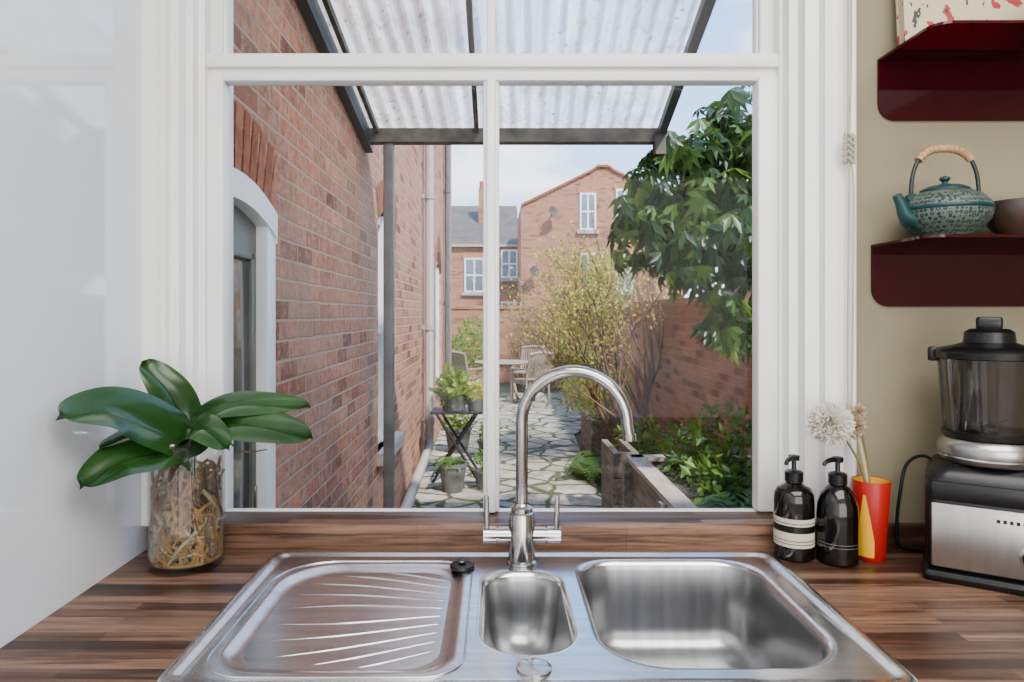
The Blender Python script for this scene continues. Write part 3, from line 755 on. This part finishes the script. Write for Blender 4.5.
SKYGL = M('sky_painted_glass', (.20, .24, .28), (.06, .08, .10), .8, rough=.15)  # sky reflection painted into the pane colour as blue-grey patches
def win(o, x0, x1, z0, z1, y):
    o.box(x0, x1, y - .06, y, z0, z1, WHITE); w = x1 - x0; h = z1 - z0
    for i in range(2):
        for j in range(2):
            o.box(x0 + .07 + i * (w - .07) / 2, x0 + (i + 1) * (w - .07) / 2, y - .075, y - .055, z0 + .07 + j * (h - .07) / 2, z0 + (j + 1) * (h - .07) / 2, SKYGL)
    o.box(x0 - .1, x1 + .1, y - .12, y, z0 - .14, z0, TIMBERL); o.box(x0 - .08, x1 + .08, y - .03, y, z1, z1 + .22, VS[1])
o = Obj('gable_building'); Y = 25
prof = [(.95, G), (.95, 5.35), (1.35, 5.55), (3.55, 6.62), (3.75, 6.78), (4.15, 6.78), (4.35, 6.62), (6.7, 5.55), (6.9, 5.5), (6.9, G)]
n = len(prof); vs = [(x, Y, z) for x, z in prof] + [(x, Y + 3.8, z) for x, z in prof]
o.add(vs, [tuple(range(n)), tuple(range(n, 2 * n))[::-1]] + [(i, n + i, n + (i + 1) % n, (i + 1) % n) for i in range(n)], BRX)
for (xa, za), (xb, zb) in zip(prof[1:-1], prof[2:-1]):
    o.add([(xa, Y - .08, za - .04), (xb, Y - .08, zb - .04), (xb, Y - .08, zb + .05), (xa, Y - .08, za + .05), (xa, Y + .3, za + .05), (xb, Y + .3, zb + .05)], [(0, 1, 2, 3), (3, 2, 5, 4)], VS[2])
win(o, 3.10, 3.70, 4.45, 5.80, Y); win(o, 4.42, 5.05, 4.65, 5.95, Y); win(o, 3.10, 3.70, 2.2, 3.6, Y); win(o, 4.42, 5.05, 2.2, 3.6, Y)
for dx_, dz_ in ((2.08, 5.05), (1.4, 2.9)):
    o.lathe([(0, 0), (.13, .02), (.2, .06), (.13, .03), (0, .01)], (0, 0, 0), DISHM, 24, Matrix.Translation((dx_, Y - .35, dz_)) @ Matrix.Rotation(math.radians(70), 4, 'X') @ Matrix.Rotation(math.radians(30), 4, 'Y'))
    o.tube([(dx_, Y, dz_ - .05), (dx_, Y - .3, dz_)], .03, DISHM, 8)
o.finish()
o = Obj('terrace_building'); Y = 29
o.box(-8, 1.05, Y, Y + 8, G, 4.35, BRX)
o.add([(-8, Y - .15, 4.3), (1.05, Y - .15, 4.3), (1.05, Y + 4, 6.6), (-8, Y + 4, 6.6), (1.05, Y + 8.3, 4.3), (-8, Y + 8.3, 4.3)], [(0, 1, 2, 3), (3, 2, 4, 5), (1, 4, 2)], SLATE)
o.box(-8, 1.05, Y - .18, Y - .08, 4.22, 4.32, TIMBERL)
win(o, .25, .95, 2.9, 4.1, Y); win(o, -1.3, -.45, 2.3, 3.75, Y); win(o, .25, .95, 0.6, 1.9, Y)
o.box(-.75, -.2, Y + 2, Y + 2.7, 5.2, 7.1, BRX)
for k in range(2): o.lathe([(.1, 0), (.09, .35), (0, .35)], (-.62 + k * .28, Y + 2.3, 7.1), VS[0], 12)
o.box(-.12, .02, Y - .15, Y - .03, G, 4.3, POSTM)
o.finish()

def blobleaves(o, blobs, n, size, mats, kind='leaf', up=.3, asp=.5, shell=.5, outer=1.0, pa=.6):
    tot = sum(b[3] ** 2 for b in blobs)
    for b in blobs:
        k = int(n * b[3] ** 2 / tot)
        for _ in range(k):
            d = rdir(); rr = b[3] * rnd(shell, outer)
            p = V(b[:3]) + d * rr
            nn = (d + V((0, 0, up)) + rdir() * .5).normalized(); dd = rdir() + V((0, 0, -1.2 if kind == 'palm' else .2)) + d * .4
            m = mats[0] if R.random() < pa else mats[1]
            L = size * rnd(.6, 1.35)
            if p.x > 1.78: p.x = 1.78 - rnd(0, .15)
            if kind == 'palm': o.palmate(p, dd, nn, L, m, R.choice((4, 5, 6)))
            else: o.leaf(p, dd, nn, L, L * asp, m)
def fronds(o, c, n, L, mat, h=.6, leafw=.25):
    for k in range(n):
        a = rnd(0, 6.28); l = L * rnd(.7, 1.1); p = V(c) + V((rnd(-.04, .04), rnd(-.04, .04), 0))
        d0 = V((math.cos(a), math.sin(a), 0)); prev = p
        m = 11
        for i in range(1, m + 1):
            t = i / m; q = p + d0 * l * t * .9 + V((0, 0, l * h * (1.6 * t - 1.7 * t * t)))
            q.x = min(q.x, 1.78)
            if (q - prev).length < 1e-4: break
            d = (q - prev).normalized(); s = d.cross(V((0, 0, 1)))
            if s.length < 1e-3: break
            s.normalize()
            w = l * leafw * math.sin(math.pi * min(1, t * .85 + .12)) + .01
            o.leaf(prev, d, V((0, 0, 1)), (q - prev).length * 1.2, .008, mat)
            for sg in (-1, 1): o.leaf(q, s * sg + d * .35, V((0, 0, 1)), w, l / m * 1.1, mat)
            prev = q
o = Obj('folding_plant_stand')
y0, y1 = 6.75, 7.15; zt = .40
for k in range(5): o.box(-.64, -.12, y0 + k * .082, y0 + .07 + k * .082, zt - .02, zt, IRON)
for y in (y0 + .02, y1 - .02):
    o.tube([(-.62, y, G + .005), (-.18, y, zt - .02)], .014, IRON, 8); o.tube([(-.16, y, G + .005), (-.58, y, zt - .02)], .014, IRON, 8)
for x, z in ((-.62, G + .06), (-.16, G + .06), (-.18, zt - .03), (-.58, zt - .03)): o.tube([(x, y0 + .02, z), (x, y1 - .02, z)], .011, IRON, 8)
o.finish()
o = Obj('potted_plant'); o.lathe([(0, 0), (.11, 0), (.15, .14), (.155, .16), (.14, .16), (0, .13)], (-.42, 6.95, zt), TERRA, 28)
blobleaves(o, [(-.42, 6.93, zt + .24, .20), (-.40, 6.9, zt + .17, .15)], 420, .075, [L_GRN, L_IVY2]); o.finish()
o = Obj('potted_plant'); o.lathe([(0, 0), (.07, 0), (.09, .11), (.095, .125), (.08, .125), (0, .11)], (-.20, 6.9, zt), TERRA, 28)
blobleaves(o, [(-.20, 6.9, zt + .18, .11)], 220, .06, [L_YEL, L_GRN]); o.finish()
def pot(name, x, y, r, h, kind):
    o = Obj(name); o.lathe([(0, 0), (r * .72, 0), (r, h * .88), (r * 1.07, h * .88), (r * 1.07, h), (r * .92, h), (r * .88, h * .85), (0, h * .82)], (x, y, G), TERRA, 32)
    if kind: blobleaves(o, [(x, y, G + h + r * .6, r * 1.1)], 160, r * .5, [L_GRN, L_FERN])
    else: fronds(o, (x, y, G + h * .85), 9, r * 1.6, L_FERN, .9)
    o.finish()
pot('flower_pot', -.40, 6.45, .13, .27, 0); pot('flower_pot', -.10, 6.55, .10, .18, 1); pot('flower_pot', -.07, 7.9, .13, .22, 1); pot('flower_pot', -.45, 8.3, .16, .3, 1)

o = Obj('garden_table'); tx, ty = .15, 13.6
o.lathe([(0, 0), (.55, 0), (.56, .015), (.55, .03), (0, .03)], (tx, ty, G + .70), TEAK, 36)
for a in (45, 135, 225, 315):
    c, s = math.cos(math.radians(a)), math.sin(math.radians(a)); o.tube([(tx + c * .42, ty + s * .42, G), (tx + c * .18, ty + s * .18, G + .70)], .028, TEAK, 8)
o.lathe([(.2, 0), (.2, .05)], (tx, ty, G + .63), TEAK, 20); o.finish()
def chair(x, y, rot):
    o = Obj('garden_chair'); T = Matrix.Translation((x, y, G)) @ Matrix.Rotation(math.radians(rot), 4, 'Z')
    for sx in (-.26, .26):
        o.box(sx - .022, sx + .022, -.25, -.205, 0, .64, TEAK, 0, T)
        o.tube([(sx, .24, 0), (sx, .22, .45), (sx, .34, .95)], .025, TEAK, 6, T=T)
        o.box(sx - .03, sx + .03, -.27, .27, .64, .665, TEAK, 0, T)
        o.box(sx - .018, sx + .018, -.23, .23, .38, .43, TEAK, 0, T)
    for k in range(7): o.box(-.27, .27, -.25 + k * .068, -.195 + k * .068, .43, .452, TEAK, 0, T)
    for k in range(9):
        xx = -.21 + k * .0525; o.tube([(xx, .225, .47), (xx, .33, .92)], .014, TEAK, 6, T=T)
    o.tube([(-.27, .335, .93), (0, .345, .965), (.27, .335, .93)], .03, TEAK, 8, 5, T=T); o.tube([(-.26, .225, .47), (.26, .225, .47)], .022, TEAK, 6, T=T)
    o.finish()
chair(.66, 12.80, 215); chair(-.54, 12.90, 140); chair(.70, 14.50, -25)

o = Obj('timber_raised_bed')
bx0, bx1, b0, b1, bz = .96, 1.82, 2.6, 4.85, .34
for k in range(3):
    z0 = G + k * .213
    o.box(bx0, bx0 + .05, b0, b1, z0, z0 + .208, TIMBER); o.box(bx0, bx1, b1 - .05, b1, z0, z0 + .208, TIMBER); o.box(bx0, bx1, b0, b0 + .05, z0, z0 + .208, TIMBER)
o.box(bx0 - .03, bx0 + .09, b0 - .02, b1 + .02, bz, bz + .03, TIMBERL); o.box(bx0, bx1, b1 - .07, b1 + .02, bz, bz + .03, TIMBERL)
for y in (b0 + .06, 3.7, b1 - .1): o.box(bx0 - .06, bx0, y, y + .07, G, bz, TIMBER)
o.box(bx0 + .05, bx1, b0 + .05, b1 - .07, G, bz - .05, SOIL)
o.finish()
o = Obj('bed_ferns')
for c in ((1.28, 3.6), (1.5, 3.9), (1.38, 4.3), (1.58, 3.5), (1.3, 4.55), (1.55, 4.4), (1.34, 3.1), (1.5, 3.1)): fronds(o, (c[0], c[1], .29), 18, rnd(.26, .34), L_FERN if R.random() < .7 else L_IVY2, .95)
blobleaves(o, [(1.3, 4.5, .46, .22), (1.5, 4.1, .46, .25), (1.25, 3.9, .42, .14), (1.55, 4.6, .55, .24)], 800, .07, [L_IVY2, L_FERN]); o.finish()
o = Obj('timber_planter')
for z in (0, .22):
    o.box(1.12, 1.75, 7.95, 8.0, G + z, G + z + .21, TIMBER); o.box(1.12, 1.17, 8.0, 8.9, G + z, G + z + .21, TIMBER); o.box(1.70, 1.75, 8.0, 8.9, G + z, G + z + .21, TIMBER)
o.box(1.17, 1.70, 8.0, 8.9, G, G + .38, SOIL); o.finish()
o = Obj('timber_planter')
for z in (0, .2, .4): o.box(.92, 1.12, 5.3, 5.35, G + z, G + z + .19, TIMBER); o.box(.92, .97, 5.35, 5.9, G + z, G + z + .19, TIMBER); o.box(1.07, 1.12, 5.35, 5.9, G + z, G + z + .19, TIMBER)
o.box(.97, 1.07, 5.35, 5.9, G, G + .5, SOIL); o.finish()

o = Obj('evergreen_climber')
blobs = [(1.24, 4.1, 2.30, .24), (1.36, 4.1, 1.95, .34), (1.00, 4.15, 2.04, .22), (.86, 4.1, 1.95, .16), (1.16, 4.0, 1.68, .20), (1.48, 4.1, 2.42, .30), (1.36, 4.0, 1.42, .14), (1.46, 4.2, 2.0, .34), (.98, 4.1, 1.76, .14), (1.33, 4.15, 2.60, .10), (1.50, 4.2, 1.60, .2), (1.02, 4.1, 2.34, .12), (.80, 4.1, 1.74, .09), (1.25, 4.0, 1.30, .08), (1.44, 4.0, 1.30, .12), (1.36, 3.95, 1.20, .06), (.90, 4.1, 2.22, .10)]
blobleaves(o, blobs, 1050, .14, [L_IVY, L_IVY2], 'palm', up=.6, shell=.15, outer=1.2, pa=.62)
for k in range(16):
    b = blobs[k % len(blobs)]
    o.tube([(1.72 + rnd(-.05, .04), 4.2 + rnd(-.1, .1), .3), (1.70, 4.2, 1.2), (1.6, 4.15, 1.6), (b[0] + rnd(-.1, .1), b[1], b[2] + rnd(-.1, .2))], [.018, .014, .010, .004], BARK, 7, 6)
o.finish()

o = Obj('deciduous_shrub')
tips = []
def branch(p, d, L, r, lev):
    pts = [p]; q = p.copy(); dd = d.copy()
    for i in range(4):
        dd = (dd + rdir() * .22 + V((0, 0, .06))).normalized(); q = q + dd * L / 4
        q.x = min(q.x, 1.76); pts.append(q.copy())
    o.tube(pts, [r, r * .85, r * .7, r * .55, r * .4], BARK, 6 if lev < 2 else 4, 2)
    if lev >= 2: tips.extend(pts[1:])
    if lev < 4:
        for k in range(3 if lev else 4):
            t = R.choice((2, 3, 4)); nd_ = (dd + rdir() * .75 + V((-.10, 0, .30))).normalized()
            branch(pts[t], nd_, L * rnd(.58, .80), r * .52, lev + 1)
for k in range(7):
    a = rnd(0, 6.28)
    branch(V((1.46 + .10 * math.cos(a), 7.3 + .10 * math.sin(a), G)), V((rnd(-.42, .10), rnd(-.15, .25), 1)).normalized(), rnd(1.0, 1.3), .028, 0)
for k in range(6000):
    p = R.choice(tips) + rdir() * rnd(0, .09)
    if (p.x > 1.45 or p.z > 2.1) and R.random() < .8: continue
    o.leaf(p, rdir(), rdir(), rnd(.025, .05), .024, L_YEL if R.random() < .6 else L_GRN)
blobs = [(1.02, 7.6, 1.50, .36), (.85, 7.7, 1.35, .24), (.90, 7.7, 1.1, .28), (1.02, 7.8, .80, .28), (1.15, 7.6, 1.85, .22)]
blobleaves(o, blobs, 4600, .045, [L_YEL, L_GRN], shell=.1, outer=1.3); o.finish()
o = Obj('golden_bush')
blobleaves(o, [(1.22, 8.3, .36, .27), (1.0, 8.35, .42, .25), (1.45, 8.3, .45, .28)], 2600, .05, [L_YEL, L_GRN], shell=.4); o.finish()
o = Obj('low_fern_clump')
for c in ((.98, 7.2), (1.12, 7.0), (1.15, 7.45), (.90, 6.9)): fronds(o, (c[0], c[1], G), 18, .32, L_IVY2 if R.random() < .5 else L_FERN, 1.1)
for k in range(4): fronds(o, (1.4 + .03 * k, 6.1 + k * .25, G), 14, .34, L_FERN, 1.0)
o.finish()
o = Obj('border_foliage')
blobleaves(o, [(1.45, 6.2, .05, .30), (1.48, 5.4, .1, .28), (1.45, 6.8, .1, .28), (1.45, 9.6, .3, .32), (1.45, 10.8, .4, .32)], 1600, .08, [L_IVY2, L_GRN]); o.finish()
o = Obj('bare_twiggy_bush')
for k in range(260):
    x = rnd(.5, 1.5); y = rnd(15.3, 16.2); h = rnd(.9, 1.75)
    o.tube([(x, y, G), (x + rnd(-.2, .2), y, h * .5), (min(1.75, x + rnd(-.45, .45)), y + rnd(-.2, .2), h)], [.015, .009, .003], TWIG, 5)
blobleaves(o, [(.6, 15.5, .8, .4), (1.1, 15.6, .9, .5), (1.3, 15.5, 1.0, .4)], 1300, .06, [TWIG, L_YEL]); o.finish()
o = Obj('back_shrub')
blobleaves(o, [(-.55, 15.2, .6, .5), (-.3, 15.7, .3, .4), (-.9, 15.6, .5, .5), (-.45, 15.8, 1.0, .4)], 1800, .09, [L_GRN, L_IVY2]); o.finish()

# ------------------------------------------------------------------ lights
def area(name, loc, rot, sx, sy, P, col=(1, 1, 1)):
    l = bpy.data.lights.new(name, 'AREA'); l.shape = 'RECTANGLE'; l.size = sx; l.size_y = sy; l.energy = P; l.color = col
    ob = bpy.data.objects.new(name, l); ob.location = loc; ob.rotation_euler = rot; bpy.context.scene.collection.objects.link(ob)
area('ceiling_fill', (.6, -.2, 2.66), (0, 0, 0), 1.8, 1.6, 92, (1, .98, .96))  # added fill below the ceiling to brighten the closed room, no fitting
area('rear_fill', (.8, -2.5, 1.5), (math.radians(90), 0, 0), 2.8, 1.9, 100, (1, .99, .98))  # added soft fill in front of the solid rear wall, no window behind it
s = bpy.data.lights.new('sun', 'SUN'); s.energy = 10; s.angle = math.radians(3.0); s.color = (1, .94, .86)
so = bpy.data.objects.new('sun', s); bpy.context.scene.collection.objects.link(so)
so.rotation_euler = (V((0, 0, 0)) - V((.42, -.66, .92))).to_track_quat('-Z', 'Y').to_euler()

w = bpy.data.worlds.new('sky'); bpy.context.scene.world = w; w.use_nodes = True; nt = w.node_tree; nt.nodes.clear()
out = nd(nt, 'ShaderNodeOutputWorld'); bg = nd(nt, 'ShaderNodeBackground'); tc = nd(nt, 'ShaderNodeTexCoord')
sp = nd(nt, 'ShaderNodeSeparateXYZ'); nt.links.new(tc.outputs['Generated'], sp.inputs[0])
col = ramp(nt, sp.outputs[2], [(0, (.64, .80, 1.0)), (.18, (.46, .67, 1.0)), (.4, (.24, .48, .95)), (1, (.20, .42, .86))])
mp = nd(nt, 'ShaderNodeMapping'); mp.inputs['Scale'].default_value = (1, 1, 2.2); nt.links.new(tc.outputs['Generated'], mp.inputs[0])
cl = noise(nt, mp.outputs[0], 3.2, 6, .6)
col = mixrgb(nt, ramp(nt, cl, [(.50, 0), (.68, .85)]), col, (1.1, 1.08, 1.05))
nt.links.new(col, bg.inputs[0]); bg.inputs[1].default_value = 3.4; nt.links.new(bg.outputs[0], out.inputs[0])

c = bpy.data.cameras.new('camera'); c.lens = 24; c.sensor_width = 36; c.shift_x = .0166; c.shift_y = -.0264; c.clip_start = .02; c.clip_end = 200
co = bpy.data.objects.new('camera', c); co.location = (0, 0, 1.373); co.rotation_euler = (math.radians(90), 0, 0)
bpy.context.scene.collection.objects.link(co); bpy.context.scene.camera = co
